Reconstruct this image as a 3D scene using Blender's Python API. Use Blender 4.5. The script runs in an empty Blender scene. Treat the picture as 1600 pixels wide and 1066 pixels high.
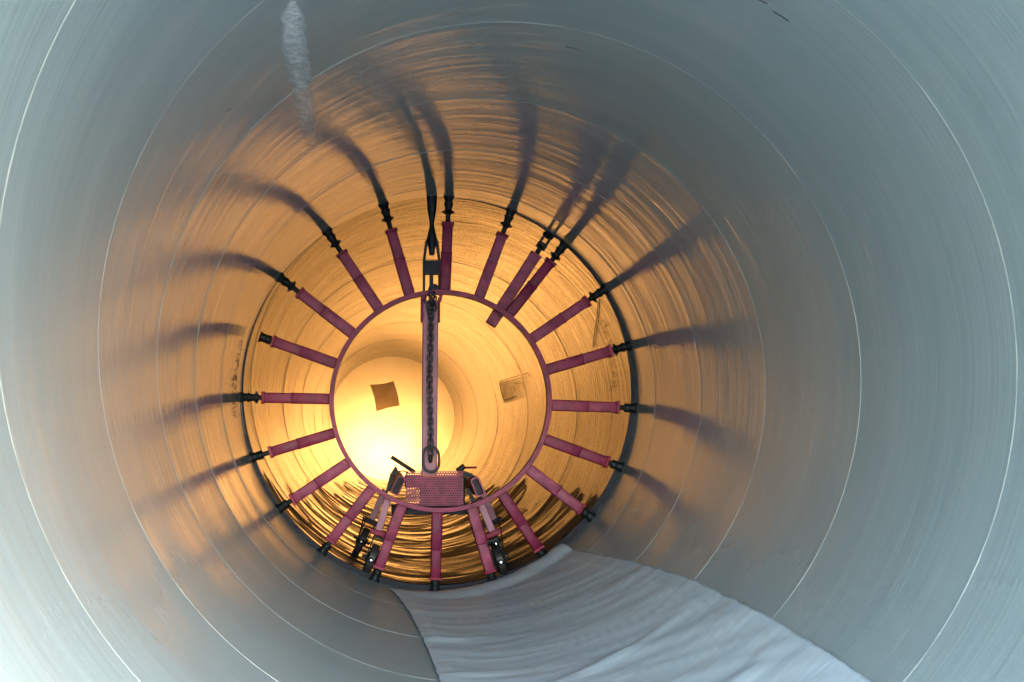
import bpy, bmesh, math, random
from mathutils import Vector, Matrix, Quaternion, noise
R_ = math.radians
random.seed(7)
sc = bpy.context.scene
col = sc.collection

# ------------------------------------------------------------------ camera
MOUTH_Y, COVER_Y, FAR_Y = -0.6, 34.0, 36.8
RP = 1.5                                    # inner radius of the pipe, axis along +Y at z = RP
FPX = 1600 * 50 / 36.0                      # focal length in photograph pixels
VX, VY = 580.0, 674.5                       # where the pipe axis vanishes in the photograph
CAMX, CAMZ = -0.3411 * RP, RP - 0.1895 * RP
cd = bpy.data.cameras.new('camera'); cam = bpy.data.objects.new('camera', cd); col.objects.link(cam)
cam.location = (CAMX, 0, CAMZ); cam.rotation_euler = (R_(90), 0, 0)
cd.sensor_width = 36; cd.lens = 50
cd.shift_x = (800 - VX) / 1600; cd.shift_y = (VY - 533) / 1600
cd.dof.use_dof = True; cd.dof.focus_distance = 10.8; cd.dof.aperture_fstop = 9.0
cd.clip_start = 0.05; cd.clip_end = 3000
sc.camera = cam

# ------------------------------------------------------------------ world, sun, exposure
w = bpy.data.worlds.new('World'); sc.world = w; w.use_nodes = True
wn = w.node_tree.nodes; wl = w.node_tree.links
sky = wn.new('ShaderNodeTexSky'); sky.sky_type = 'NISHITA'; sky.sun_disc = False
sky.sun_elevation = R_(38); sky.sun_rotation = R_(150)
sky.air_density = 1.0; sky.dust_density = 2.0; sky.ozone_density = 1.0
bg = wn['Background']; bg.inputs['Strength'].default_value = 0.15
wl.new(sky.outputs['Color'], bg.inputs['Color'])

# added area light behind the translucent cover, in a made-up closed bay
ld = bpy.data.lights.new('cover_backlight', 'AREA'); lamp = bpy.data.objects.new('cover_backlight', ld); col.objects.link(lamp)
ld.shape = 'RECTANGLE'; ld.size = 1.6; ld.size_y = 0.7; ld.energy = 7.8; ld.color = (1.0, 0.51, 0.19)
lamp.location = (-0.25, 35.35, 0.55)
lamp.rotation_euler = Vector((0, -1, 0.10)).to_track_quat('-Z', 'Y').to_euler()
# daylight enters by the open mouth only: a portal guides the sampling, it gives no light itself
pd = bpy.data.lights.new('mouth_portal', 'AREA'); portal = bpy.data.objects.new('mouth_portal', pd); col.objects.link(portal)
pd.shape = 'SQUARE'; pd.size = 3.0; pd.cycles.is_portal = True
portal.location = (0, MOUTH_Y - 0.02, RP); portal.rotation_euler = (R_(90), 0, 0)

vs = sc.view_settings
vs.view_transform = 'Standard'; vs.look = 'None'; vs.exposure = 5.25; vs.gamma = 1.0; vs.use_curve_mapping = False
cy = sc.cycles
cy.use_denoising = True; cy.max_bounces = 6; cy.diffuse_bounces = 4; cy.glossy_bounces = 5
cy.transmission_bounces = 4; cy.sample_clamp_indirect = 0.35; cy.light_sampling_threshold = 0.0; cy.use_adaptive_sampling = True; cy.adaptive_threshold = 0.007; cy.adaptive_min_samples = 24; cy.caustics_reflective = True; cy.blur_glossy = 0.3

# ------------------------------------------------------------------ helpers
def tag(o, label=None, cat=None, group=None, kind=None):
    if label: o['label'] = label
    if cat: o['category'] = cat
    if group: o['group'] = group
    if kind: o['kind'] = kind
    return o
def empty(name, loc=(0, 0, 0)):
    o = bpy.data.objects.new(name, None); o.location = loc; col.objects.link(o); o.empty_display_size = 0.1
    return o
def link(name, me, mat=None, parent=None, smooth=None):
    o = bpy.data.objects.new(name, me); col.objects.link(o)
    if mat and not me.materials: me.materials.append(mat)
    if parent:
        o.parent = parent
        o.matrix_parent_inverse = parent.matrix_world.inverted() if False else Matrix()
    return o
def mesh(name, verts, faces, smooth=False):
    me = bpy.data.meshes.new(name); me.from_pydata([tuple(v) for v in verts], [], faces)
    if smooth: me.polygons.foreach_set('use_smooth', [True] * len(me.polygons))
    me.update(); return me
def bm_mesh(name, bm, smooth_angle=None):
    me = bpy.data.meshes.new(name); bmesh.ops.recalc_face_normals(bm, faces=bm.faces[:])
    bm.to_mesh(me); bm.free()
    if smooth_angle:
        me.polygons.foreach_set('use_smooth', [True] * len(me.polygons))
        me.set_sharp_from_angle(angle=R_(smooth_angle))
    return me
def at(px, py, y):
    """photograph pixel -> point at depth y"""
    return Vector(((px - VX) * y / FPX + CAMX, y, CAMZ - (py - VY) * y / FPX))
def on_wall(px, py):
    """photograph pixel -> (angle, y) on the pipe wall"""
    X, Z = (px - VX) / FPX, -(py - VY) / FPX
    a = X * X + Z * Z; bx, bz = CAMX, CAMZ - RP
    b = X * bx + Z * bz; c = bx * bx + bz * bz - RP * RP
    y = (-b + math.sqrt(b * b - a * c)) / a
    return math.atan2(Z * y + bz, X * y + bx), y
def wall_pt(th, y, off=0.0):
    return Vector((math.cos(th) * (RP - off), y, RP + math.sin(th) * (RP - off)))
def add_box(bm, size, mat=Matrix(), bev=0.0, seg=1):
    r = bmesh.ops.create_cube(bm, size=1.0, matrix=mat @ Matrix.Diagonal((*size, 1)))
    if bev:
        es = list({e for v in r['verts'] for e in v.link_edges})
        bmesh.ops.bevel(bm, geom=es, offset=bev, segments=seg, profile=0.5, affect='EDGES')
def add_lathe(bm, prof, seg=16, mat=Matrix(), cap=True):
    """prof: (radius, z) pairs, revolved about Z"""
    rings = []
    for r, z in prof:
        rings.append([bm.verts.new(mat @ Vector((r * math.cos(2 * math.pi * i / seg), r * math.sin(2 * math.pi * i / seg), z))) for i in range(seg)])
    for a, b in zip(rings, rings[1:]):
        for i in range(seg):
            bm.faces.new((a[i], a[(i + 1) % seg], b[(i + 1) % seg], b[i]))
    if cap:
        bm.faces.new(rings[0][::-1]); bm.faces.new(rings[-1])
def add_tube(bm, pts, r, seg=8, closed=False, up=Vector((0, 1, 0))):
    n = len(pts); rings = []
    for i, p in enumerate(pts):
        a = pts[(i - 1) % n] if (closed or i > 0) else p
        b = pts[(i + 1) % n] if (closed or i < n - 1) else p
        t = (b - a).normalized()
        s = t.cross(up)
        if s.length < 1e-3: s = t.cross(Vector((1, 0, 0)))
        s.normalize(); u = s.cross(t)
        rr = r[i] if isinstance(r, (list, tuple)) else r
        rings.append([bm.verts.new(p + (s * math.cos(2 * math.pi * k / seg) + u * math.sin(2 * math.pi * k / seg)) * rr) for k in range(seg)])
    m = n if closed else n - 1
    for i in range(m):
        A, B = rings[i], rings[(i + 1) % n]
        for k in range(seg):
            bm.faces.new((A[k], A[(k + 1) % seg], B[(k + 1) % seg], B[k]))
    if not closed:
        bm.faces.new(rings[0][::-1]); bm.faces.new(rings[-1])
def add_prism(bm, pts, y0, y1):
    """outline of (x, z) points extruded along y"""
    A = [bm.verts.new((x, y0, z)) for x, z in pts]; B = [bm.verts.new((x, y1, z)) for x, z in pts]
    n = len(pts)
    bm.faces.new(A); bm.faces.new(B[::-1])
    for i in range(n): bm.faces.new((A[i], B[i], B[(i + 1) % n], A[(i + 1) % n]))

# ------------------------------------------------------------------ materials
def mat(name):
    m = bpy.data.materials.new(name); m.use_nodes = True
    nt = m.node_tree; p = nt.nodes['Principled BSDF']
    return m, nt, p
def N(nt, t, **kw):
    n = nt.nodes.new(t)
    for k, v in kw.items():
        if k in n.inputs: n.inputs[k].default_value = v
        else: setattr(n, k, v)
    return n
def mapping(nt, src, scale, loc=(0, 0, 0)):
    m = N(nt, 'ShaderNodeMapping'); m.inputs['Scale'].default_value = scale; m.inputs['Location'].default_value = loc
    nt.links.new(src, m.inputs['Vector']); return m.outputs['Vector']
def noise_tex(nt, vec, scale=1.0, detail=4, rough=0.55, dist=0.0):
    n = N(nt, 'ShaderNodeTexNoise', Scale=scale, Detail=detail, Roughness=rough, Distortion=dist)
    nt.links.new(vec, n.inputs['Vector']); return n.outputs['Fac']
def ramp(nt, fac, stops):
    r = N(nt, 'ShaderNodeValToRGB'); els = r.color_ramp.elements
    while len(els) < len(stops): els.new(0.5)
    for e, (p, c) in zip(els, stops):
        e.position = p; e.color = (*c, 1) if len(c) == 3 else c
    nt.links.new(fac, r.inputs['Fac']); return r.outputs['Color']
def mathn(nt, op, a, b):
    m = N(nt, 'ShaderNodeMath', operation=op)
    for i, s in enumerate((a, b)):
        if isinstance(s, (int, float)): m.inputs[i].default_value = s
        else: nt.links.new(s, m.inputs[i])
    return m.outputs[0]
def bump(nt, h, strength, dist, prev=None):
    b = N(nt, 'ShaderNodeBump', Strength=strength, Distance=dist)
    nt.links.new(h, b.inputs['Height'])
    if prev: nt.links.new(prev, b.inputs['Normal'])
    return b.outputs['Normal']

def steel_material(name, c0, c1, metal, r0, r1, bstr, gouges, finamp, dulling):
    """rolled steel strip, grain along the helix: UV u = metres along, v = metres across"""
    m, nt, p = mat(name); L = nt.links.new
    uv = N(nt, 'ShaderNodeTexCoord').outputs['UV']
    warp = noise_tex(nt, mapping(nt, uv, (0.8, 1.3, 1)), 1.0, 1)
    blotch = noise_tex(nt, mapping(nt, uv, (0.55, 1.6, 1), (3, 1, 0)), 1.3, 4, 0.6)
    broad = noise_tex(nt, mapping(nt, uv, (0.28, 9.0, 1)), 1.0, 2, 0.6, 0.25)
    fine = noise_tex(nt, mapping(nt, uv, (0.55, 60.0, 1)), 1.0, 2, 0.6)
    hair = noise_tex(nt, mapping(nt, uv, (1.4, 260.0, 1)), 1.0, 1, 0.6)
    gouge = noise_tex(nt, mapping(nt, uv, (1.1, 12.0, 1), (11, 5, 0)), 1.0, 1)
    gr = N(nt, 'ShaderNodeMapRange', interpolation_type='SMOOTHSTEP'); gr.inputs['From Min'].default_value = 0.64; gr.inputs['From Max'].default_value = 0.72
    L(gouge, gr.inputs['Value'])
    cfac = mathn(nt, 'ADD', mathn(nt, 'MULTIPLY', broad, 0.22), mathn(nt, 'ADD', mathn(nt, 'MULTIPLY', blotch, 0.62), mathn(nt, 'MULTIPLY', fine, 0.16)))
    L(ramp(nt, cfac, [(0.3, c0), (0.78, c1)]), p.inputs['Base Color'])
    p.inputs['Metallic'].default_value = metal; p.inputs['Specular IOR Level'].default_value = 0.27
    rf = mathn(nt, 'ADD', mathn(nt, 'MULTIPLY', fine, 0.6), mathn(nt, 'MULTIPLY', blotch, 0.4))
    mr = N(nt, 'ShaderNodeMapRange'); mr.inputs['From Min'].default_value = 0.3; mr.inputs['From Max'].default_value = 0.7
    mr.inputs['To Min'].default_value = r0; mr.inputs['To Max'].default_value = r1
    L(rf, mr.inputs['Value'])
    # rougher and less specular towards the bottom of the pipe
    sz = N(nt, 'ShaderNodeSeparateXYZ'); L(N(nt, 'ShaderNodeTexCoord').outputs['Object'], sz.inputs[0])
    dm = N(nt, 'ShaderNodeMapRange', interpolation_type='SMOOTHSTEP'); dm.inputs['From Min'].default_value = 1.15; dm.inputs['From Max'].default_value = 0.25; dm.inputs['To Max'].default_value = dulling
    L(mathn(nt, 'ADD', sz.outputs[2], mathn(nt, 'MULTIPLY', mathn(nt, 'SUBTRACT', warp, 0.5), 0.7)), dm.inputs['Value'])
    L(mathn(nt, 'ADD', mr.outputs['Result'], mathn(nt, 'MULTIPLY', dm.outputs['Result'], 0.45)), p.inputs['Roughness'])
    L(mathn(nt, 'SUBTRACT', 0.22, mathn(nt, 'MULTIPLY', dm.outputs['Result'], 0.2)), p.inputs['Specular IOR Level'])
    h = mathn(nt, 'ADD', mathn(nt, 'MULTIPLY', broad, 0.006), mathn(nt, 'MULTIPLY', fine, finamp))
    h = mathn(nt, 'ADD', h, mathn(nt, 'ADD', mathn(nt, 'MULTIPLY', hair, 0.0003), mathn(nt, 'MULTIPLY', warp, 0.012)))
    h = mathn(nt, 'SUBTRACT', h, mathn(nt, 'MULTIPLY', gr.outputs['Result'], gouges))
    L(bump(nt, h, bstr, 1.0), p.inputs['Normal'])
    return m

def paint_material(name, c0, c1, rough=0.4, metal=0.0, scale=14, bstr=0.25, chip=None, spec=0.5):
    m, nt, p = mat(name); L = nt.links.new
    p.inputs['Specular IOR Level'].default_value = spec
    ob = N(nt, 'ShaderNodeTexCoord').outputs['Object']
    inf = N(nt, 'ShaderNodeObjectInfo').outputs['Random']
    add = N(nt, 'ShaderNodeVectorMath', operation='ADD'); L(ob, add.inputs[0]); L(inf, add.inputs[1])
    v = add.outputs[0]
    a = noise_tex(nt, v, scale, 6, 0.65)
    b = noise_tex(nt, v, scale * 5, 3, 0.6)
    c = ramp(nt, a, [(0.32, c0), (0.68, c1)])
    if chip:
        mx = N(nt, 'ShaderNodeMixRGB'); L(c, mx.inputs[1]); mx.inputs[2].default_value = (*chip, 1)
        L(ramp(nt, noise_tex(nt, v, scale * 1.7, 8, 0.75), [(0.66, (0, 0, 0)), (0.70, (1, 1, 1))]), mx.inputs[0])
        c = mx.outputs[0]
    hsv = N(nt, 'ShaderNodeHueSaturation'); L(c, hsv.inputs['Color'])
    L(mathn(nt, 'ADD', mathn(nt, 'MULTIPLY', inf, 0.5), 0.78), hsv.inputs['Value'])
    L(mathn(nt, 'SUBTRACT', 1.08, mathn(nt, 'MULTIPLY', inf, 0.2)), hsv.inputs['Saturation'])
    L(hsv.outputs['Color'], p.inputs['Base Color'])
    p.inputs['Metallic'].default_value = metal
    mr = N(nt, 'ShaderNodeMapRange'); mr.inputs['To Min'].default_value = rough - 0.12; mr.inputs['To Max'].default_value = rough + 0.15
    L(a, mr.inputs['Value']); L(mr.outputs['Result'], p.inputs['Roughness'])
    L(bump(nt, b, bstr, 0.001, bump(nt, a, bstr, 0.003)), p.inputs['Normal'])
    return m

M = {}
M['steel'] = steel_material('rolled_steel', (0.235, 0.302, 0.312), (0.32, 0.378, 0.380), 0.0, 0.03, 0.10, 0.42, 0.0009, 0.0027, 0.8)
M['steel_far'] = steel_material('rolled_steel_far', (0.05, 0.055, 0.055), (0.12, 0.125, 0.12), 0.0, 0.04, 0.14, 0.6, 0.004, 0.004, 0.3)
M['weld'] = paint_material('weld_bead', (0.23, 0.265, 0.25), (0.31, 0.34, 0.31), 0.5, 0.0, 40, 0.4)
M['coating'] = paint_material('outer_coating', (0.03, 0.035, 0.04), (0.06, 0.065, 0.07), 0.6)
M['dark_navy'] = paint_material('dark_navy_steel', (0.003, 0.005, 0.010), (0.009, 0.012, 0.020), 0.6, spec=0.2)
M['red'] = paint_material('raspberry_paint', (0.09, 0.003, 0.024), (0.205, 0.022, 0.064), 0.42, 0.0, 11, 0.5, (0.05, 0.004, 0.012), 0.14)
M['red_dark'] = paint_material('deep_red_paint', (0.12, 0.002, 0.018), (0.18, 0.004, 0.03), 0.45, 0.0, 12, 0.25, None, 0.15)
M['mauve'] = paint_material('mauve_paint', (0.20, 0.08, 0.12), (0.27, 0.12, 0.16), 0.5, 0.0, 7, 0.3, (0.10, 0.04, 0.06), 0.3)
M['black'] = paint_material('black_steel', (0.003, 0.006, 0.008), (0.010, 0.015, 0.018), 0.55, 0.0, 20, 0.3, None, 0.2)
M['rubber'] = paint_material('black_rubber', (0.010, 0.011, 0.012), (0.022, 0.023, 0.025), 0.55, 0.0, 25, 0.3)
M['chrome'] = paint_material('hub_steel', (0.35, 0.38, 0.40), (0.55, 0.57, 0.58), 0.22, 1.0, 20, 0.15)
M['chain'] = paint_material('chain_steel', (0.020, 0.022, 0.028), (0.06, 0.06, 0.065), 0.45, 0.6, 40, 0.3)
M['tube_shade'] = paint_material('inner_shade', (0.008, 0.008, 0.010), (0.02, 0.02, 0.022), 0.7)

def cloth_material():
    m, nt, p = mat('grey_canvas'); L = nt.links.new
    uv = N(nt, 'ShaderNodeTexCoord').outputs['UV']
    a = noise_tex(nt, mapping(nt, uv, (0.9, 7.0, 1)), 1.5, 5, 0.65)
    stain_mark = noise_tex(nt, mapping(nt, uv, (0.8, 2.2, 1), (4, 2, 0)), 2.0, 5, 0.65, 0.6)
    weave = noise_tex(nt, mapping(nt, uv, (60, 60, 1)), 6.0, 2)
    cr = noise_tex(nt, mapping(nt, uv, (1.6, 16.0, 1)), 1.6, 5, 0.65, 0.6)
    c = ramp(nt, a, [(0.3, (0.44, 0.53, 0.59)), (0.7, (0.58, 0.67, 0.72))])
    mx = N(nt, 'ShaderNodeMixRGB'); L(c, mx.inputs[1]); mx.inputs[2].default_value = (0.40, 0.34, 0.25, 1)
    L(ramp(nt, stain_mark, [(0.56, (0, 0, 0)), (0.70, (0.55, 0.55, 0.55))]), mx.inputs[0])
    L(mx.outputs[0], p.inputs['Base Color'])
    p.inputs['Roughness'].default_value = 0.5
    L(bump(nt, weave, 0.2, 0.001, bump(nt, cr, 0.33, 0.010)), p.inputs['Normal'])
    return m
M['canvas'] = cloth_material()

def cover_material(name, c0, c1, scale):
    m = bpy.data.materials.new(name); m.use_nodes = True; nt = m.node_tree; L = nt.links.new
    nt.nodes.remove(nt.nodes['Principled BSDF'])
    ob = N(nt, 'ShaderNodeTexCoord').outputs['Object']
    c = ramp(nt, noise_tex(nt, ob, scale, 6, 0.6, 0.3), [(0.3, c0), (0.7, c1)])
    t = N(nt, 'ShaderNodeBsdfTranslucent'); d = N(nt, 'ShaderNodeBsdfDiffuse'); mx = N(nt, 'ShaderNodeMixShader'); mx.inputs[0].default_value = 0.3
    L(c, t.inputs['Color']); L(c, d.inputs['Color']); L(t.outputs[0], mx.inputs[1]); L(d.outputs[0], mx.inputs[2])
    L(mx.outputs[0], nt.nodes['Material Output'].inputs['Surface'])
    return m
M['cover'] = cover_material('translucent_tarpaulin', (0.86, 0.70, 0.42), (0.95, 0.82, 0.55), 1.2)
M['patch'] = cover_material('brown_patch', (0.52, 0.47, 0.42), (0.64, 0.58, 0.52), 4)

def ground_material():
    m, nt, p = mat('packed_gravel')
    ob = N(nt, 'ShaderNodeTexCoord').outputs['Object']
    a = noise_tex(nt, ob, 6, 8, 0.7)
    nt.links.new(ramp(nt, a, [(0.3, (0.22, 0.21, 0.20)), (0.7, (0.36, 0.35, 0.33))]), p.inputs['Base Color'])
    p.inputs['Roughness'].default_value = 0.9
    nt.links.new(bump(nt, a, 0.8, 0.03), p.inputs['Normal'])
    return m
M['ground'] = ground_material()

# ------------------------------------------------------------------ ground outside the pipe
g = link('ground', mesh('ground', [(-900, -900, -0.03), (900, -900, -0.03), (900, 900, -0.03), (-900, 900, -0.03)], [(0, 1, 2, 3)]), M['ground'])
tag(g, kind='structure')

# ------------------------------------------------------------------ spiral-welded pipe
PITCH = FPX * RP * 0.00042222               # metres per turn of the seam
Y_H0 = FPX * RP * 0.00101342 - 0.5 * PITCH    # seam depth at the bottom of turn 0
MOUTH, JOINT, FAR = MOUTH_Y, 10.84, COVER_Y
def strip_pipe(name, y0, y1, yh, radius, cx, cz, wallmat, thick, peak, PITCH, bead):
    """one rolled strip wound into a pipe; returns (root, seam)"""
    root = empty(name, (cx, y0, 0.0))
    SEG, ACR = 120, int(10 * PITCH / 1.4)
    n0 = math.floor((y0 - yh) / PITCH) - 2; n1 = math.ceil((y1 - yh) / PITCH) + 1
    verts, uvs, faces, fuv = [], [], [], []
    tot = (n1 - n0) * SEG
    def P(i, j):
        turn = n0 + i / SEG
        y = yh + PITCH * (turn + j / ACR)
        yc = min(max(y, y0), y1)
        v = (yc - (yh + PITCH * turn)) / PITCH
        a = turn * 2 * math.pi - math.pi / 2
        k = min(max(v, 0), 1)
        r = radius + peak * (4 * k * (1 - k)) ** 0.35 - peak + 0.0015 * noise.noise(Vector((math.cos(a) * 1.2, math.sin(a) * 1.2, yc * 1.6)))
        return (math.cos(a) * r, yc - y0, cz + math.sin(a) * r), (turn * 2 * math.pi * RP, v * PITCH)
    for i in range(tot + 1):
        for j in range(ACR + 1):
            p, uv = P(i, j); verts.append(p); uvs.append(uv)
    W = ACR + 1
    for i in range(tot):
        for j in range(ACR):
            a, b, c, d = i * W + j, i * W + j + 1, (i + 1) * W + j + 1, (i + 1) * W + j
            if abs(verts[a][1] - verts[b][1]) < 1e-6 and abs(verts[c][1] - verts[d][1]) < 1e-6: continue
            faces.append((a, d, c, b))
    me = mesh('wall', verts, faces, True)
    ul = me.uv_layers.new(name='UVMap')
    for lp in me.loops: ul.data[lp.index].uv = uvs[lp.vertex_index]
    link('wall', me, wallmat, root)
    # outer skin with end rims
    bm = bmesh.new(); ro = radius + thick
    prof = [(radius + 0.0025, 0.0), (ro, 0.0), (ro, y1 - y0), (radius + 0.0025, y1 - y0)]
    T = Matrix.Translation((0, 0, cz)) @ Matrix.Rotation(R_(-90), 4, 'X')
    add_lathe(bm, prof, 160, T, cap=False)
    link('outer_skin', bm_mesh('outer_skin', bm, 30), M['coating'], root)
    # weld bead
    pts = []
    for i in range(tot * 1 + 1):
        turn = n0 + i / SEG; y = yh + PITCH * turn
        if y0 + 0.01 < y < y1 - 0.01:
            a = turn * 2 * math.pi - math.pi / 2
            pts.append(Vector((math.cos(a) * (radius - peak + 0.0026), y - y0, cz + math.sin(a) * (radius - peak + 0.0026))))
    bm = bmesh.new(); add_tube(bm, pts, [bead + 0.0012 * noise.noise(p * 14) for p in pts], 6)
    link('weld_seam', bm_mesh('weld_seam', bm, 80), M['weld'], root)
    return root

pipe = strip_pipe('pipe_section', MOUTH, JOINT - 0.01, Y_H0, RP, 0, RP, M['steel'], 0.02, 0.002, PITCH, 0.0044)
tag(pipe, 'near section of large grey spiral-welded steel pipe with thin bright seam lines', 'pipe')
FX, FZ, FR = -0.009, RP + 0.022, RP - 0.010
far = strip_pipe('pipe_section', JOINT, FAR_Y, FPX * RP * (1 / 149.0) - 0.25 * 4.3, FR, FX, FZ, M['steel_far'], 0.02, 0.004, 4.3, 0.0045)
tag(far, 'far section of steel pipe glowing orange beyond the red bracing ring', 'pipe')
bm = bmesh.new()
add_lathe(bm, [(FR - 0.013, 0.0), (RP + 0.035, 0.0), (RP + 0.035, -0.012), (FR - 0.013, -0.012), (FR - 0.013, 0.0)], 160,
          Matrix.Translation((0, 0, FZ)) @ Matrix.Rotation(R_(-90), 4, 'X'), cap=False)
o = link('end_lip', bm_mesh('end_lip', bm, 30), M['dark_navy'], far)  # the lip's shade is put into its near-black colour
tag(o, 'dark lip where the two pipe sections meet, shade put into its colour')

bm = bmesh.new()
add_lathe(bm, [(0.001, 0.0), (FR + 0.03, 0.0), (FR + 0.03, 0.012), (0.001, 0.012)], 96, Matrix.Translation((0, FAR_Y - JOINT, FZ)) @ Matrix.Rotation(R_(-90), 4, 'X'), cap=False)
link('sky_blocker', bm_mesh('sky_blocker', bm, 30), M['coating'], far)  # opaque plate and bay added unseen behind the cover to block the sky

# dark glossy film added along the far floor, run long to dim reflections above
def floor_film_material():
    m, nt, p = mat('dark_floor_film'); L = nt.links.new
    uv = N(nt, 'ShaderNodeTexCoord').outputs['UV']
    a_ = noise_tex(nt, mapping(nt, uv, (1.1, 2.6, 1)), 1.0, 3, 0.55, 0.8)
    b_ = noise_tex(nt, mapping(nt, uv, (4.0, 13.0, 1)), 1.0, 3, 0.6, 1.2)
    L(ramp(nt, a_, [(0.35, (0.012, 0.011, 0.012)), (0.7, (0.05, 0.042, 0.036))]), p.inputs['Base Color'])
    mr = N(nt, 'ShaderNodeMapRange'); mr.inputs['From Min'].default_value = 0.40; mr.inputs['From Max'].default_value = 0.60; mr.inputs['To Min'].default_value = 0.15; mr.inputs['To Max'].default_value = 0.65
    L(a_, mr.inputs['Value']); L(mr.outputs['Result'], p.inputs['Roughness'])
    h = mathn(nt, 'ADD', mathn(nt, 'MULTIPLY', a_, 0.09), mathn(nt, 'MULTIPLY', b_, 0.010))
    p.inputs['Specular IOR Level'].default_value = 0.3
    L(bump(nt, h, 0.45, 1.0), p.inputs['Normal'])
    return m
M['floor_film'] = floor_film_material()
vv, ff, uu = [], [], []
for j in range(91):
    y = 0.06 + 21.0 * (j / 90) ** 1.5
    wL = R_(58) * (1 - 0.55 * j / 90) * (1 + 0.30 * noise.noise(Vector((y * 1.1, 0.3, 0))) + 0.12 * noise.noise(Vector((y * 5, 0.3, 4))))
    wR = R_(60) * (1 - 0.55 * j / 90) * (1 + 0.30 * noise.noise(Vector((y * 1.1, 9.3, 0))) + 0.12 * noise.noise(Vector((y * 5, 7.3, 4))))
    for i in range(33):
        f = i / 32; th = R_(-90) - wL + (wL + wR) * f
        r = FR - 0.0065 - 0.004 * math.sin(f * math.pi)
        vv.append((math.cos(th) * r, y, FZ + math.sin(th) * r)); uu.append((th * FR, y))
for j in range(90):
    for i in range(32):
        a_ = j * 33 + i; ff.append((a_, a_ + 1, a_ + 34, a_ + 33))
me = mesh('dark_film', vv, ff, True); ul = me.uv_layers.new(name='UVMap')
for lp in me.loops: ul.data[lp.index].uv = uu[lp.vertex_index]
tag(link('dark_film', me, M['floor_film'], far), 'dark glossy film added along the bottom of the far section')

# ------------------------------------------------------------------ far end cover
cover = empty('end_cover', (FX, FAR, 0))
bm = bmesh.new()
rings = []
for k in range(14):
    rr = FR * k / 13
    rings.append([bm.verts.new((rr * math.cos(t), 0.03 + 0.05 * (1 - (k / 13) ** 2) + 0.012 * noise.noise(Vector((rr * math.cos(t) * 2, rr * math.sin(t) * 2, 3))), FZ + rr * math.sin(t)))
                  for t in [2 * math.pi * i / 64 for i in range(64)]] if k else [bm.verts.new((0, 0.08, FZ))])
for i in range(64): bm.faces.new((rings[0][0], rings[1][i], rings[1][(i + 1) % 64]))
for a, b in zip(rings[1:], rings[2:]):
    for i in range(64): bm.faces.new((a[i], b[i], b[(i + 1) % 64], a[(i + 1) % 64]))
link('sheet', bm_mesh('sheet', bm, 60), M['cover'], cover)
crn = ((578, 601), (615, 595.5), (624.5, 634), (588, 643)); pts_ = []
for k in range(4):
    (xa, ya), (xb, yb) = crn[k], crn[(k + 1) % 4]
    for i in range(6):
        f = i / 6; bow = (1.6, -1.2, 1.0, 1.8)[k] * math.sin(f * math.pi)
        nx_, ny_ = -(yb - ya), xb - xa; nl = math.hypot(nx_, ny_)
        v_ = at(xa + (xb - xa) * f + nx_ / nl * bow, ya + (yb - ya) * f + ny_ / nl * bow, FAR) - Vector((FX, FAR, 0)); pts_.append((v_.x, v_.z))
bm = bmesh.new(); add_prism(bm, pts_, 0.020, 0.028)
tag(link('patch', bm_mesh('patch', bm), M['patch'], cover), 'square brown patch')
tag(cover, 'backlit pale yellow sheet with square brown patch closing the far pipe end', 'cover')

# ------------------------------------------------------------------ internal bracing ring
TY = JOINT - 0.06                            # depth of the ring's plane
S = TY / FPX                                 # metres per photograph pixel there
C0 = at(688, 627, TY)                        # ring centre
brace = empty('bracing_ring', (C0.x, TY, 0.0))
BO = Vector((C0.x, TY, 0.0))
RI = 170 * S
def rel(px, py, dy=0.0): return at(px, py, TY + dy) - BO
bm = bmesh.new()
prof = [(RI - 0.017, -0.05), (RI + 0.015, -0.05), (RI + 0.017, -0.048), (RI + 0.017, 0.048), (RI + 0.015, 0.05), (RI - 0.017, 0.05), (RI - 0.017, -0.05)]
add_lathe(bm, prof, 128, Matrix.Translation((0, 0, C0.z)) @ Matrix.Rotation(R_(-90), 4, 'X'), cap=False)
link('hoop', bm_mesh('hoop', bm, 40), M['red'], brace)

def frame(d):
    """rotation with local z along d (in the xz plane), local y along world y"""
    z = Vector((d[0], 0, d[1])).normalized(); yv = Vector((0, 1, 0)); x = yv.cross(z)
    return Matrix((x, yv, z)).transposed().to_4x4()
LEG = 0.083
TL = 105 * S
def leg_mesh():
    bm = bmesh.new()
    add_box(bm, (LEG, LEG, TL * 0.56), Matrix.Translation((0, 0, TL * 0.28)), 0.011, 3)
    add_box(bm, (LEG * 0.94, LEG * 0.94, TL * 0.47), Matrix.Translation((0, 0, TL * 0.765)), 0.011, 3)
    return bm_mesh('leg', bm, 15)
def band_mesh():
    bm = bmesh.new(); add_box(bm, (LEG + 0.006, LEG + 0.006, 0.010), Matrix.Translation((0, 0, TL * 0.56)), 0.004, 2)
    return bm_mesh('weld_band', bm, 15)
def collar_mesh():
    bm = bmesh.new(); add_box(bm, (LEG + 0.012, LEG + 0.012, 0.024), Matrix.Translation((0, 0, TL * 0.99)), 0.005, 2)
    return bm_mesh('collar', bm, 15)
me_leg, me_band, me_collar = leg_mesh(), band_mesh(), collar_mesh()
bm = bmesh.new()
add_lathe(bm, [(0.018, 0.0)] + [(0.018 + (0.0025 if i % 2 else -0.001), 0.01 + 0.98 * i / 18) for i in range(19)] + [(0.018, 1.0)], 12)
me_rod = bm_mesh('screw_rod', bm, 50)
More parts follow.
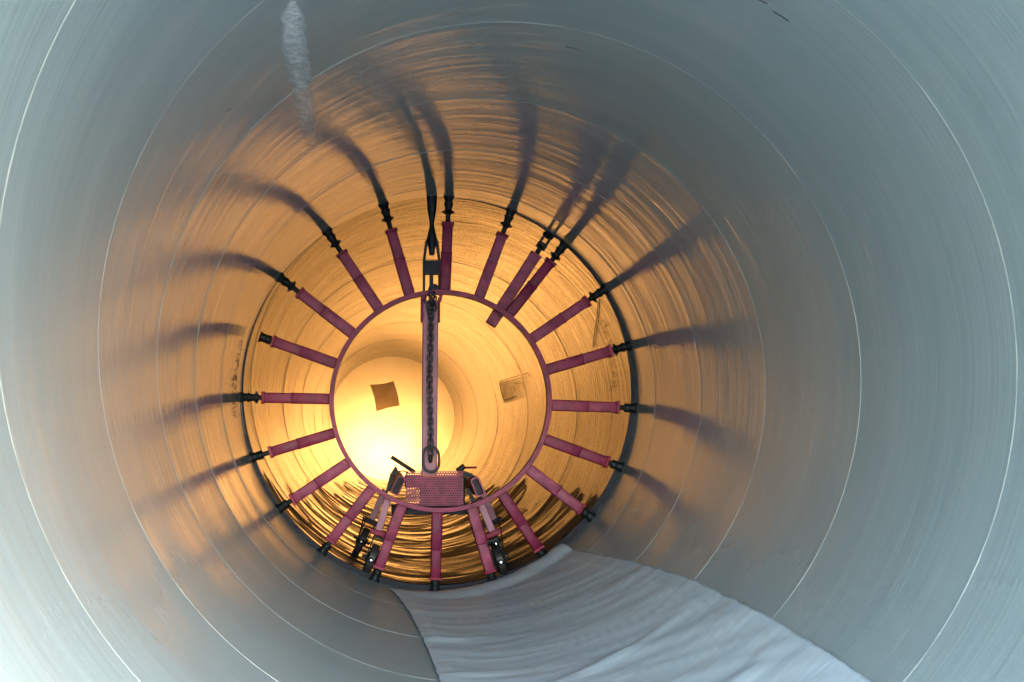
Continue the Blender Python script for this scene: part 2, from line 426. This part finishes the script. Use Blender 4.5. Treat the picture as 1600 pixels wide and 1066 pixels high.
def foot_mesh():
    bm = bmesh.new()
    # z = 0 at the wall, negative towards the ring
    add_lathe(bm, [(0.024, -0.135), (0.033, -0.130), (0.033, -0.105), (0.026, -0.100), (0.030, -0.070), (0.036, -0.062), (0.036, -0.050), (0.029, -0.045), (0.033, -0.02), (0.040, -0.014), (0.043, 0.0)], 12)
    for a in range(4):
        add_box(bm, (0.020, 0.014, 0.018), Matrix.Rotation(a * math.pi / 2, 4, 'Z') @ Matrix.Translation((0.036, 0, -0.118)), 0.002)
    return bm_mesh('foot', bm, 40)
me_foot = foot_mesh()
bm = bmesh.new()
add_lathe(bm, [(0.030, -0.09), (0.034, -0.085), (0.034, -0.05), (0.030, -0.045), (0.036, -0.012), (0.043, -0.008), (0.043, 0.0)], 12)
me_foot_short = bm_mesh('foot', bm, 40)
for o_ in (me_leg, me_band, me_collar): pass
def wall_dist(p, d):
    """distance from p (world x,z) along d to the pipe wall"""
    px, pz = p[0], p[1] - RP
    b = px * d[0] + pz * d[1]; c = px * px + pz * pz - RP * RP
    return -b + math.sqrt(b * b - c)
for k in range(20):
    a = R_(-1.8 + 18 * k)
    a += R_(random.uniform(-0.7, 0.7))
    d = (math.cos(a), math.sin(a))
    base = Vector((d[0] * (RI + 0.014), 0, C0.z + d[1] * (RI + 0.014)))
    lg = link('leg', me_leg, M['red'], brace)
    lg.matrix_local = Matrix.Translation(base) @ frame(d) @ Matrix.Rotation(random.uniform(-0.03, 0.03), 4, 'Z')
    for nm, m_, mt in (('weld_band', me_band, M['red']), ('collar', me_collar, M['red_dark'])):
        s_ = link(nm, m_, mt, lg)
    gap = {9: 0.075, 3: 0.012}.get(k, 0.0)
    wd = wall_dist((base.x + BO.x, base.z), d) - gap - 0.001
    room = wd - TL
    foot = me_foot if room > 0.15 else me_foot_short
    fl = 0.128 if room > 0.15 else 0.085
    f = link('foot', foot, M['black'], lg); f.location = (0, 0, wd)
    rl = max(room - fl, 0.01) + 0.02
    r_ = link('screw_rod', me_rod, M['black'], lg); r_.location = (0, 0, TL * 0.99); r_.scale = (1, 1, rl)

# the extra strut behind the hoop, upper right
p0, p1 = rel(766, 508, 0.17), rel(838, 397, 0.17)
d = (p1 - p0); dl = d.length; dd = (d.x / dl, d.z / dl)
bm = bmesh.new()
add_box(bm, (0.088, 0.088, dl), Matrix.Translation((0, 0, dl / 2)), 0.007, 2)
add_box(bm, (0.096, 0.096, 0.02), Matrix.Translation((0, 0, dl - 0.01)), 0.004, 2)
add_box(bm, (0.094, 0.094, 0.010), Matrix.Translation((0, 0, 0.10)), 0.003, 2)
strut = link('strut', bm_mesh('strut', bm, 15), M['red'], brace)
strut.matrix_local = Matrix.Translation(p0) @ frame(dd)
tag(strut, 'longer strut set behind the hoop with its inner end showing')
wd = wall_dist((p0.x + BO.x, p0.z), dd)
bm = bmesh.new()
add_lathe(bm, [(0.020, dl), (0.020, dl + 0.05), (0.036, dl + 0.055), (0.036, dl + 0.075)], 12)
for s_ in (-1, 1): add_box(bm, (0.020, 0.05, 0.10), Matrix.Translation((s_ * 0.026, 0, dl + 0.12)), 0.003)
add_box(bm, (0.078, 0.06, 0.05), Matrix.Translation((0, 0, dl + 0.075)), 0.004)
add_lathe(bm, [(0.036, dl + 0.16), (0.036, dl + 0.20), (0.028, dl + 0.205), (0.034, wd - 0.03), (0.045, wd - 0.02), (0.045, wd - 0.001)], 12)
link('clevis', bm_mesh('clevis', bm, 40), M['black'], strut)

# centre post with sleeve
bm = bmesh.new()
pA, pB = rel(672.5, 470, 0.02), rel(670.5, 742, 0.02)
dv = pA - pB; ln = dv.length
add_box(bm, (0.117, 0.08, ln), Matrix.Translation((0, 0, ln / 2)), 0.008, 2)
post = link('post', bm_mesh('post', bm, 15), M['mauve'], brace)
post.matrix_local = Matrix.Translation(pB) @ frame((dv.x, dv.z))
bm = bmesh.new()
for s_ in (-1, 1): add_box(bm, (0.014, 0.11, 0.19), Matrix.Translation((s_ * 0.066, 0, ln - 0.07)), 0.003)
add_box(bm, (0.13, 0.014, 0.05), Matrix.Translation((0, 0.047, ln - 0.05)), 0.003)
link('sleeve', bm_mesh('sleeve', bm, 15), M['red_dark'], post)

# jack on top of the hoop
jack = link('jack_body', None or bpy.data.meshes.new('jack_body'), None, brace)
def J(px, py): v = rel(px, py); return (v.x, v.z)
bm = bmesh.new()
add_prism(bm, [J(664, 408), J(685, 408), J(685, 429), J(664, 429)], -0.045, 0.045)
add_prism(bm, [J(667, 429), J(670, 429), J(670, 458), J(667, 458)], -0.02, 0.02) if False else None
add_prism(bm, [J(671, 429), J(677, 429), J(677, 448), J(671, 448)], -0.02, 0.02)
add_prism(bm, [J(667, 457), J(670, 448), J(680, 444), J(686, 449), J(686, 457)], -0.035, 0.035)
jm = bm_mesh('jack_body', bm); jack.data = jm; jm.materials.append(M['black'])
for x0, x1 in ((660.5, 664.3), (684.7, 688.3)):
    bm = bmesh.new(); add_prism(bm, [J(x0, 405), J(x1, 405), J(x1, 457), J(x0, 457)], -0.03, 0.03)
    link('side_plate', bm_mesh('side_plate', bm), M['black'], brace)
for pts in (((660.5, 408), (664.5, 408), (668.5, 379), (666.5, 374), (664, 378)), ((688.3, 408), (684.5, 408), (680.5, 379), (682.5, 374), (685, 378))):
    bm = bmesh.new(); add_prism(bm, [J(*p) for p in pts], -0.025, 0.025)
    link('yoke_arm', bm_mesh('yoke_arm', bm), M['black'], brace)
bm = bmesh.new()
c_, t_ = rel(674.8, 399), rel(674.8, 352)
top = wall_dist((rel(674.8, 399).x + BO.x, rel(674.8, 399).z), (0, 1))
q = lambda y: (399 - y) * S
add_lathe(bm, [(4 * S, 0.0), (5 * S, q(390)), (8 * S, q(378)), (8.5 * S, q(374)), (6 * S, q(364)), (3.6 * S, q(353)), (3.6 * S, q(348)), (5 * S, q(340)), (7 * S, q(328)), (8 * S, top - 0.02), (8.4 * S, top - 0.001)], 20)  # upper flare puts the foot's reflection in the wall into the shape
plunger = link('plunger', bm_mesh('plunger', bm, 50), M['black'], brace); plunger.location = c_
for s_, x in ((-1, 661), (1, 689)):
    bm = bmesh.new(); add_prism(bm, [J(x - 3, 459), J(x + 3, 459), J(x + 3 - 2 * s_, 470), J(x - 1, 472)], -0.04, 0.04)
    link('gusset', bm_mesh('gusset', bm), M['red_dark'], brace)

# perforated guard at the bottom
bm = bmesh.new()
X0, X1, Z0, Z1 = rel(634, 0).x, rel(724, 0).x, rel(0, 791).z, rel(0, 736.5).z
nx, nz = 23, 15
cw, ch = (X1 - X0) / nx, (Z1 - Z0) / nz
hr = 0.30 * cw
cache = {}
def V_(x, z):
    k = (round(x, 6), round(z, 6))
    if k not in cache: cache[k] = bm.verts.new((x, 0, z))
    return cache[k]
for j in range(nz):
    for i in range(-1, nx + 1):
        off = 0.5 * cw if j % 2 else 0.0
        x0 = X0 + i * cw + off; z0 = Z0 + j * ch
        if x0 < X0 - 1e-5 or x0 + cw > X1 + 1e-5:
            xa, xb = max(x0, X0), min(x0 + cw, X1)
            if xb - xa > 1e-4: bm.faces.new((V_(xa, z0), V_(xb, z0), V_(xb, z0 + ch), V_(xa, z0 + ch)))
            continue
        cx_, cz_ = x0 + cw / 2, z0 + ch / 2
        outer = [(x0 + cw, cz_), (x0 + cw, z0 + ch), (cx_, z0 + ch), (x0, z0 + ch), (x0, cz_), (x0, z0), (cx_, z0), (x0 + cw, z0)]
        inner = [(cx_ + hr * math.cos(t * math.pi / 4), cz_ + hr * math.sin(t * math.pi / 4)) for t in range(8)]
        for t in range(8):
            u = (t + 1) % 8
            bm.faces.new((V_(*outer[t]), V_(*outer[u]), V_(*inner[u]), V_(*inner[t])))
bm.normal_update(); bmesh.ops.solidify(bm, geom=bm.faces[:], thickness=0.004)
guard = link('perforated_guard', bm_mesh('perforated_guard', bm), M['red'], brace); guard.location = (0, 0.03, 0)
# tool box and dark framework behind the guard
bm = bmesh.new(); a, b = rel(656, 745, 0.2), rel(726, 790, 0.2)
add_box(bm, (b.x - a.x, 0.12, a.z - b.z), Matrix.Translation(((a.x + b.x) / 2, 0.20, (a.z + b.z) / 2)), 0.01, 2)
a, b = rel(632, 742, 0.2), rel(660, 762, 0.2)
add_box(bm, (b.x - a.x, 0.12, a.z - b.z), Matrix.Translation(((a.x + b.x) / 2, 0.201, (a.z + b.z) / 2)), 0.01, 2)
link('gear_case', bm_mesh('gear_case', bm, 15), M['black'], brace)
bm = bmesh.new(); a, b = rel(612, 790, 0.25), rel(734, 803, 0.25)
add_box(bm, (b.x - a.x, 0.30, a.z - b.z), Matrix.Translation(((a.x + b.x) / 2, 0.28, (a.z + b.z) / 2)), 0.008, 2)
link('cross_beam', bm_mesh('cross_beam', bm, 15), M['dark_navy'], brace)
for pts in (((603, 767), (609, 742), (618, 728), (622, 733), (614, 748), (610, 768)), ((726, 736), (738, 740), (744, 752), (741, 762), (734, 748), (725, 745)), ((728, 762), (734, 764), (742, 782), (736, 784))):
    bm = bmesh.new(); vs_ = [rel(*p, 0.12) for p in pts]; add_prism(bm, [(v.x, v.z) for v in vs_], 0.10, 0.15)
    link('bracket', bm_mesh('bracket', bm), M['black'], brace)
# levers
def bar(name, pa, pb, r, mt, y=0.06, parent=brace):
    bm = bmesh.new(); A, B = rel(*pa, y), rel(*pb, y)
    ax = (B - A).normalized()
    add_tube(bm, [A, A + ax * 0.004, B - ax * 0.004, B], [r * 0.8, r, r, r * 0.8], 12)
    return link(name, bm_mesh(name, bm, 40), mt, parent)
bar('lever', (611.5, 714), (648, 738), 0.016, M['black'])
bar('lever', (714, 737), (726, 728), 0.022, M['black'])
bar('lever', (726, 731), (745, 730.5), 0.008, M['red_dark'])

# carriage rails: rounded rectangular tubes running along the pipe
def rrect(w_, h_, r, n=4):
    out = []
    for cx_, cz_, a0 in ((w_ / 2 - r, h_ / 2 - r, 0), (-w_ / 2 + r, h_ / 2 - r, 90), (-w_ / 2 + r, -h_ / 2 + r, 180), (w_ / 2 - r, -h_ / 2 + r, 270)):
        for i in range(n + 1):
            t = R_(a0 + 90 * i / n); out.append((cx_ + r * math.cos(t), cz_ + r * math.sin(t)))
    return out
def rail_mesh(l):
    bm = bmesh.new(); o_ = rrect(14.5 * S, 31 * S, 4.5 * S); i_ = rrect(10 * S, 26 * S, 3 * S); n = len(o_)
    loops = [[bm.verts.new((x, y, z)) for x, z in pr] for pr, y in ((o_, 0.003), (o_, l), (i_, l), (i_, 0.003))]
    for A, B in zip(loops, loops[1:] + loops[:1]):
        for k in range(n): bm.faces.new((A[k], A[(k + 1) % n], B[(k + 1) % n], B[k]))
    me = bm_mesh('rail', bm, 40)
    bm = bmesh.new(); add_prism(bm, i_, 0.10, 0.11)  # dark sheet added in the hollow tube, its inner shade as colour
    return me, bm_mesh('shade_plug', bm)
me_rail, me_shade_plug = rail_mesh(1.75)
for px, py, tilt in ((622, 758.7, 25), (746.7, 761, -22)):
    r_ = link('rail', me_rail, M['red'], brace)
    p = rel(px, py, -0.11)
    r_.matrix_local = Matrix.Translation((p.x, -0.11, p.z)) @ Matrix.Rotation(R_(tilt), 4, 'Y')
    link('shade_plug', me_shade_plug, M['tube_shade'], r_)

# wheel assemblies
bm = bmesh.new()
WR, WW = 0.118, 0.062
X90 = Matrix.Rotation(R_(90), 4, 'Y')
add_lathe(bm, [(WR * 0.45, -WW / 2), (WR - 0.012, -WW / 2), (WR - 0.002, -WW / 2 + 0.008), (WR, -0.01), (WR, 0.01), (WR - 0.002, WW / 2 - 0.008), (WR - 0.012, WW / 2), (WR * 0.45, WW / 2), (WR * 0.45, -WW / 2)], 40, X90, cap=False)
me_tyre = bm_mesh('tyre', bm, 40)
bm = bmesh.new()
add_lathe(bm, [(0.012, -0.075), (0.012, -0.05), (0.035, -0.034), (WR * 0.45, -0.026), (WR * 0.45, 0.026), (0.035, 0.034), (0.012, 0.05), (0.012, 0.075)], 24, X90)
me_hub = bm_mesh('hub', bm, 40)
bm = bmesh.new()
for s_ in (-1, 1): add_box(bm, (0.010, 0.05, 0.20), Matrix.Translation((s_ * 0.043, 0, 0.065)), 0.003)
add_box(bm, (0.10, 0.09, 0.02), Matrix.Translation((0, 0, 0.172)), 0.004)
me_fork = bm_mesh('fork', bm, 30)
bm = bmesh.new(); bmesh.ops.create_uvsphere(bm, u_segments=20, v_segments=12, radius=0.024, matrix=Matrix.Translation((0, -0.030, 0)) @ Matrix.Diagonal((1, 0.6, 1, 1)))
me_nut = bm_mesh('axle_nut', bm, 80)
def wheel_leg(cap_px, top_px, hub_px, dy, cap_mat, leg_mat):
    A, B = rel(*top_px, dy), rel(*cap_px, dy)
    hw = at(*hub_px, TY + dy)
    rad = Vector((hw.x, 0, hw.z - RP)).normalized()
    limit = RP if TY + dy < JOINT else FR - 0.012
    cpos = Vector((rad.x * (limit - WR - 0.002), TY + dy, RP + rad.z * (limit - WR - 0.002))) - BO
    F = frame((-rad.x, -rad.z))
    dvec = A - B; l_ = dvec.length
    bm = bmesh.new(); add_box(bm, (11 * S, 0.06, l_), Matrix.Translation((0, 0, l_ / 2)), 0.005, 2)
    o = link('wheel_leg', bm_mesh('wheel_leg', bm, 15), leg_mat, brace)
    ML = Matrix.Translation(B) @ frame((dvec.x, dvec.z)); o.matrix_local = ML
    bm = bmesh.new(); add_box(bm, (0.125, 0.10, 0.042), Matrix.Translation((0, 0, -0.018)), 0.006, 2)
    link('mounting_plate', bm_mesh('mounting_plate', bm, 15), cap_mat, o)
    wh = link('wheel', me_tyre, M['rubber'], brace); wh.matrix_local = Matrix.Translation(cpos) @ F
    link('hub', me_hub, M['black'], wh); link('fork', me_fork, M['black'], wh); 
    nt_ = link('axle_nut', me_nut, M['chrome'], wh); nt_.location = (0, -WR + 0.02, 0.0)
    return o
wheel_leg((591.5, 829), (607, 776), (581, 871), 0.10, M['red_dark'], M['mauve'])
wheel_leg((769, 830), (748, 780), (779, 872), 0.10, M['red_dark'], M['mauve'])
wheel_leg((581, 812), (602, 765), (565, 845), 1.45, M['dark_navy'], M['mauve'])
wheel_leg((772, 812), (752, 765), (772, 845), 1.45, M['dark_navy'], M['mauve'])
tag(brace, 'red adjustable bracing ring with twenty screw-jack legs standing on wheels inside the pipe', 'bracing ring')

for cp in (((569, 806, .9), (564, 826, .6), (561, 838, .3), (566, 846, .25)), ((776, 806, .9), (781, 822, .5), (785, 846, .2), (787, 862, .12), (795, 867, .1)), ((729, 764, .2), (733, 768, .18), (737, 777, .16), (744, 782, .15)), ((640, 740, .1), (628, 736, .1), (616, 742, .1), (606, 762, .15), (600, 790, .3))):
    P_ = [rel(*c) for c in cp]; fine_ = []
    for i in range(len(P_) - 1):
        p_1, p_2 = P_[i], P_[i + 1]; p_0 = P_[max(i - 1, 0)]; p_3 = P_[min(i + 2, len(P_) - 1)]
        for k in range(6):
            t = k / 6
            fine_.append(0.5 * ((2 * p_1) + (p_2 - p_0) * t + (2 * p_0 - 5 * p_1 + 4 * p_2 - p_3) * t * t + (3 * p_1 - p_0 - 3 * p_2 + p_3) * t ** 3))
    fine_.append(P_[-1])
    bm = bmesh.new(); add_tube(bm, fine_, 0.006, 6)
    link('hose', bm_mesh('hose', bm, 60), M['rubber'], brace)

# ------------------------------------------------------------------ chain hanging in front of the post
def link_mesh(name, L_, W_, r, seg=8):
    bm = bmesh.new(); pts = []
    rr = W_ / 2; h = L_ / 2 - rr
    for i in range(9): t = math.pi * i / 8; pts.append(Vector((rr * math.cos(t), 0, h + rr * math.sin(t))))
    for i in range(9): t = math.pi + math.pi * i / 8; pts.append(Vector((rr * math.cos(t), 0, -h + rr * math.sin(t))))
    add_tube(bm, pts, r, seg, closed=True)
    return bm_mesh(name, bm, 80)
CY = -0.085
k0, k1 = rel(674, 462, CY), rel(672.5, 708, CY)
chain = empty('lifting_chain', BO + Vector((k1.x, CY, k1.z)))
me_link = link_mesh('link', 0.064, 0.036, 0.0062)
n = 31
for i in range(n):
    t = i / (n - 1); p = k0.lerp(k1, t) - k1
    p.x += 0.003 * math.sin(t * 9) - 0.006 * math.sin(t * math.pi)
    o = link('link', me_link, M['chain'], chain)
    o.location = (p.x, 0, p.z); o.rotation_euler = (random.uniform(-.06, .06), random.uniform(-.06, .06), R_(8 + (90 if i % 2 else 0)) + random.uniform(-.15, .15))
for px, py, az, ay in ((668, 468, 20, 25), (679, 470, 110, -20), (670, 477, 60, 10), (678, 480, 150, 30), (672, 487, 0, -15), (677, 462, 70, 35)):
    o = link('link', me_link, M['chain'], chain); p = rel(px, py, CY) - k1
    o.location = (p.x, -0.012, p.z); o.rotation_euler = (0.2, R_(ay), R_(az))
me_ring = link_mesh('end_ring', 39 * S, 25 * S, 0.0105, 12)
o = link('end_ring', me_ring, M['chain'], chain); p = rel(673.5, 718, CY - 0.01) - k1; o.location = (p.x, -0.012, p.z); o.rotation_euler = (0, R_(-2), R_(8))
bm = bmesh.new(); bmesh.ops.create_uvsphere(bm, u_segments=14, v_segments=10, radius=1, matrix=Matrix.Translation((0, 0.0, -0.042)) @ Matrix.Diagonal((0.017, 0.014, 0.034, 1)))
o = link('hook_tip', bm_mesh('hook_tip', bm, 80), M['black'], chain)
tag(chain, 'dark steel chain hanging in front of the centre post, oval ring at its end', 'chain')

# ------------------------------------------------------------------ canvas on the pipe floor
left = [(606, 924), (622, 936), (640, 960), (660, 1000), (675, 1035), (686, 1066)]
right = [(882, 858), (935, 868), (985, 878), (1045, 895), (1085, 908), (1150, 940), (1210, 970), (1290, 1020), (1360, 1066)]
Lw = [on_wall(*p) for p in left]; Rw = [on_wall(*p) for p in right]
def interp(tab, y):
    tab = sorted(tab, key=lambda q: q[1])
    if y <= tab[0][1]: (a0, y0), (a1, y1) = tab[0], tab[2]
    elif y >= tab[-1][1]: return tab[-1][0]
    else:
        for (a0, y0), (a1, y1) in zip(tab, tab[1:]):
            if y0 <= y <= y1: break
    return a0 + (a1 - a0) * (y - y0) / (y1 - y0)
yl, yr = Lw[0][1], Rw[0][1]
NU, NV = 110, 150
verts, uvs = [], []
YN = 2.2
for j in range(NV + 1):
    for i in range(NU + 1):
        u, v = i / NU, j / NV
        yfar = yl + (yr - yl) * u + 0.10 * math.sin(u * math.pi) + 0.05 * noise.noise(Vector((u * 5, 0, 2)))
        y = YN + (yfar - YN) * v
        tl, tr = interp(Lw, y), interp(Rw, y)
        tr += 0.006 * noise.noise(Vector((y * 6, 3, 0))) + 0.0025 * noise.noise(Vector((y * 17, 5, 0)))
        tl += 0.004 * noise.noise(Vector((y * 9, 13, 0)))
        th = tl + (tr - tl) * u
        s = th * RP
        # long folds that run around the pipe and slant towards the right edge
        sl = 0.9 * max(0, u - 0.35) ** 1.5
        f1 = noise.noise(Vector((s * 0.6, y * 2.0 + sl * 3, 1.0)))
        f2 = noise.noise(Vector((s * 0.9, y * 6.5 + sl * 7, 5.0)))
        f3 = noise.noise(Vector((s * 5, y * 9, 9.0)))
        f4 = 1 - abs(noise.noise(Vector((s * 0.8 + 3, y * 3.2 + sl * 5, 8.0)))) * 6
        off = 0.014 + 0.007 * max(f1, 0) + 0.004 * abs(f2) + 0.006 * max(f4, 0)
        for yc_, u0_, wd_, hh_ in ((8.15, 0.0, 0.05, 0.030), (6.95, 0.0, 0.04, 0.018), (5.75, 0.0, 0.05, 0.02), (6.6, 0.55, 0.06, 0.03), (5.2, 0.6, 0.08, 0.035)):
            off += 0.65 * hh_ * math.exp(-((y - yc_ - 0.35 * (u - u0_)) / wd_) ** 2) * math.exp(-((u - u0_) / 0.30) ** 2)
        edge = min(u, 1 - u) * 2.2
        off = 0.006 + (off - 0.006) * min(1, edge * 4 + 0.45)
        lift = max(0, (v - 0.955) / 0.045)
        off += 0.045 * math.sin(lift * math.pi * 0.75) * (0.35 + 0.65 * u)
        verts.append(wall_pt(th, y, max(off, 0.006))); uvs.append((s, y))
faces = []
for j in range(NV):
    for i in range(NU):
        a = j * (NU + 1) + i; faces.append((a, a + 1, a + NU + 2, a + NU + 1))
org = wall_pt(R_(-80), YN)
me = mesh('canvas_sheet', [v - org for v in verts], faces, True)
ul = me.uv_layers.new(name='UVMap')
for lp in me.loops: ul.data[lp.index].uv = uvs[lp.vertex_index]
cs = link('canvas_sheet', me, M['canvas']); cs.location = org
so = cs.modifiers.new('thickness', 'SOLIDIFY'); so.thickness = 0.004; so.offset = 1
tag(cs, 'wrinkled blue-grey canvas sheet spread over the pipe floor, lower right', 'sheet')

# ------------------------------------------------------------------ marks on the pipe walls
def wall_patch(name, edgeL, edgeR, mt, parent, nu=10, nv=60, off=0.0035, jag=0.012, origin=(0, 0, 0)):
    """thin coloured skin on the wall between two photograph-traced edges"""
    A = [on_wall(*p) for p in edgeL]; B = [on_wall(*p) for p in edgeR]
    vv, uu, ff = [], [], []
    for j in range(nv + 1):
        t = j / nv
        def samp(T):
            x = t * (len(T) - 1); i = min(int(x), len(T) - 2); f = x - i
            return T[i][0] + (T[i + 1][0] - T[i][0]) * f, T[i][1] + (T[i + 1][1] - T[i][1]) * f
        (ta, ya), (tb, yb) = samp(A), samp(B)
        ja, jb = jag * noise.noise(Vector((t * 30, 1, 0))), jag * noise.noise(Vector((t * 34, 7, 0)))
        for i in range(nu + 1):
            f = i / nu
            th = ta + ja + (tb + jb - ta - ja) * f; y = ya + (yb - ya) * f
            vv.append(wall_pt(th, y, off) - Vector(origin)); uu.append((f, t * 6))
    for j in range(nv):
        for i in range(nu):
            a_ = j * (nu + 1) + i; ff.append((a_, a_ + nu + 1, a_ + nu + 2, a_ + 1))
    me_ = mesh(name, vv, ff, True); ul_ = me_.uv_layers.new(name='UVMap')
    for lp in me_.loops: ul_.data[lp.index].uv = uu[lp.vertex_index]
    return link(name, me_, mt, parent)
def chalk_material():
    m, nt, p = mat('white_wash_paint'); L = nt.links.new
    uv = N(nt, 'ShaderNodeTexCoord').outputs['UV']
    a_ = noise_tex(nt, mapping(nt, uv, (1.2, 4.0, 1)), 1.5, 6, 0.7, 1.0)
    b_ = noise_tex(nt, mapping(nt, uv, (3.0, 24.0, 1)), 1.0, 3, 0.6, 0.5)
    sx = N(nt, 'ShaderNodeSeparateXYZ'); L(uv, sx.inputs[0])
    ed = mathn(nt, 'MULTIPLY', mathn(nt, 'MULTIPLY', sx.outputs[0], mathn(nt, 'SUBTRACT', 1.0, sx.outputs[0])), 4.0)
    fade = mathn(nt, 'SUBTRACT', 1.12, mathn(nt, 'MULTIPLY', sx.outputs[1], 0.10))
    k = mathn(nt, 'MULTIPLY', mathn(nt, 'MULTIPLY', mathn(nt, 'ADD', a_, mathn(nt, 'MULTIPLY', b_, 0.6)), mathn(nt, 'POWER', ed, 0.35)), fade)
    al = N(nt, 'ShaderNodeMapRange'); al.inputs['From Min'].default_value = 0.40; al.inputs['From Max'].default_value = 0.92; al.inputs['To Max'].default_value = 0.75
    L(k, al.inputs['Value']); L(al.outputs['Result'], p.inputs['Alpha'])
    p.inputs['Base Color'].default_value = (0.80, 0.82, 0.81, 1); p.inputs['Roughness'].default_value = 0.8
    L(bump(nt, b_, 0.6, 0.004), p.inputs['Normal'])
    return m
M['wash'] = chalk_material()
M['ink'] = paint_material('marker_ink', (0.012, 0.014, 0.02), (0.03, 0.03, 0.035), 0.6)
M['brown_mark'] = paint_material('brown_mark_colour', (0.06, 0.028, 0.012), (0.12, 0.06, 0.03), 0.6)
PO = Vector(pipe.location); FO = Vector(far.location)
o = wall_patch('paint_smear', [(450, 0), (433, 28), (436, 70), (444, 110), (452, 150), (460, 180), (468, 205), (476, 232), (488, 262)],
               [(463, 0), (478, 28), (483, 70), (489, 110), (493, 150), (496, 180), (497, 205), (500, 232), (506, 262)], M['wash'], pipe, origin=PO)
tag(o, 'streaky white smear of paint along the upper wall')
def stroke(bm, p, r=0.0025, rad=None, cx=0.0, cz=RP, origin=Vector()):
    """flattened line of ink through photograph pixels on the wall"""
    pts = []
    for q_ in p:
        th, y = on_wall(*q_)
        pts.append(Vector((cx + math.cos(th) * rad, y, cz + math.sin(th) * rad)) - origin)
    add_tube(bm, pts, r, 5)
def scribble(name, top_px, bot_px, cols, per_col, parent, rad, cx, cz, origin, mt, seed):
    """rows of small worn pen strokes that follow the curve of the wall"""
    rnd = random.Random(seed); bm = bmesh.new()
    (t0, y0), (t1, y1) = on_wall(*top_px), on_wall(*bot_px)
    if abs(t1 - t0) > math.pi: t1 += 2 * math.pi if t1 < t0 else -2 * math.pi
    for c in range(cols):
        for k in range(per_col):
            if rnd.random() < 0.25: continue
            th = t0 + (t1 - t0) * (k + rnd.random() * 0.6) / per_col; y = y0 + (y1 - y0) * k / per_col + c * 0.085 + rnd.uniform(-.015, .015)
            pts = []
            for i in range(rnd.randint(3, 5)):
                pts.append(Vector((cx + math.cos(th) * rad, y, cz + math.sin(th) * rad)) - origin)
                th += rnd.uniform(-0.011, 0.011); y += rnd.uniform(-0.035, 0.035)
            add_tube(bm, pts, rnd.uniform(0.0012, 0.0022), 5)
    return link(name, bm_mesh(name, bm), mt, parent)
tag(scribble('marker_scrawl', (949, 505), (962, 618), 4, 16, far, FR - 0.006, FX, FZ, FO, M['brown_mark'], 3), 'illegible worn scrawl on the right wall')
tag(scribble('marker_scrawl', (377, 530), (366, 655), 3, 18, pipe, RP - 0.004, 0, RP, PO, M['brown_mark'], 5), 'illegible worn scrawl on the left wall')
bm = bmesh.new()
for p in ([(939, 473), (938, 495), (934, 520), (931, 545)],): stroke(bm, p, 0.004, FR - 0.006, FX, FZ, FO)
link('thin_rod', bm_mesh('thin_rod', bm), M['weld'], far)  # thin leaning rod, drawn as a line on the wall
bm = bmesh.new()
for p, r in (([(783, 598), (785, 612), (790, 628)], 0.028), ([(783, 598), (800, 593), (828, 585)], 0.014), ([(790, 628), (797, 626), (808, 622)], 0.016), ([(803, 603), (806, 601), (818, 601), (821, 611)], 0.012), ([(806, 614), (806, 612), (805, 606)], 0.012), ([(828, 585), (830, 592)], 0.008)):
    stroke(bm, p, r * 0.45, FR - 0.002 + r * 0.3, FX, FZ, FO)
stain_mark = wall_patch('mark_ground', [(783, 597), (785, 608), (788, 620), (791, 630)], [(828, 585), (829, 595), (828, 607), (825, 620)], None, far, 8, 12, 0.036, 0.004, FO)  # brown see-through patch under the box strokes, fading across its width
def mark_ground_material():
    m, nt, p = mat('brown_mark_ground'); L = nt.links.new
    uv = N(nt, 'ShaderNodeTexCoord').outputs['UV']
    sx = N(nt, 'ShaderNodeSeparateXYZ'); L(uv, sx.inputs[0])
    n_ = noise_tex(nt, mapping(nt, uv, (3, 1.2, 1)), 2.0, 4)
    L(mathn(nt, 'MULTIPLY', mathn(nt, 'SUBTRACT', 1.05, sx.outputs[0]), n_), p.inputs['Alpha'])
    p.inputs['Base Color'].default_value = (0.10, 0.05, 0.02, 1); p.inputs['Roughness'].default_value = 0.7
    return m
stain_mark.data.materials.append(mark_ground_material())
tag(link('boxed_mark', bm_mesh('boxed_mark', bm), M['brown_mark'], far), 'faint brown boxed mark on the far right wall')
bm = bmesh.new()
for p, r in (([(1178, -4), (1190, 1), (1199, 5)], 0.005), ([(1208, 17), (1220, 24), (1233, 33)], 0.005), ([(884, 73), (894, 75), (905, 78)], 0.003), ([(354, 174), (358, 168)], 0.003), ([(361, 169), (357, 174)], 0.003)):
    stroke(bm, p, r, RP + 0.001, 0, RP, PO)
tag(link('scratch', bm_mesh('scratch', bm), M['ink'], pipe), 'short dark scuffs on the upper wall')
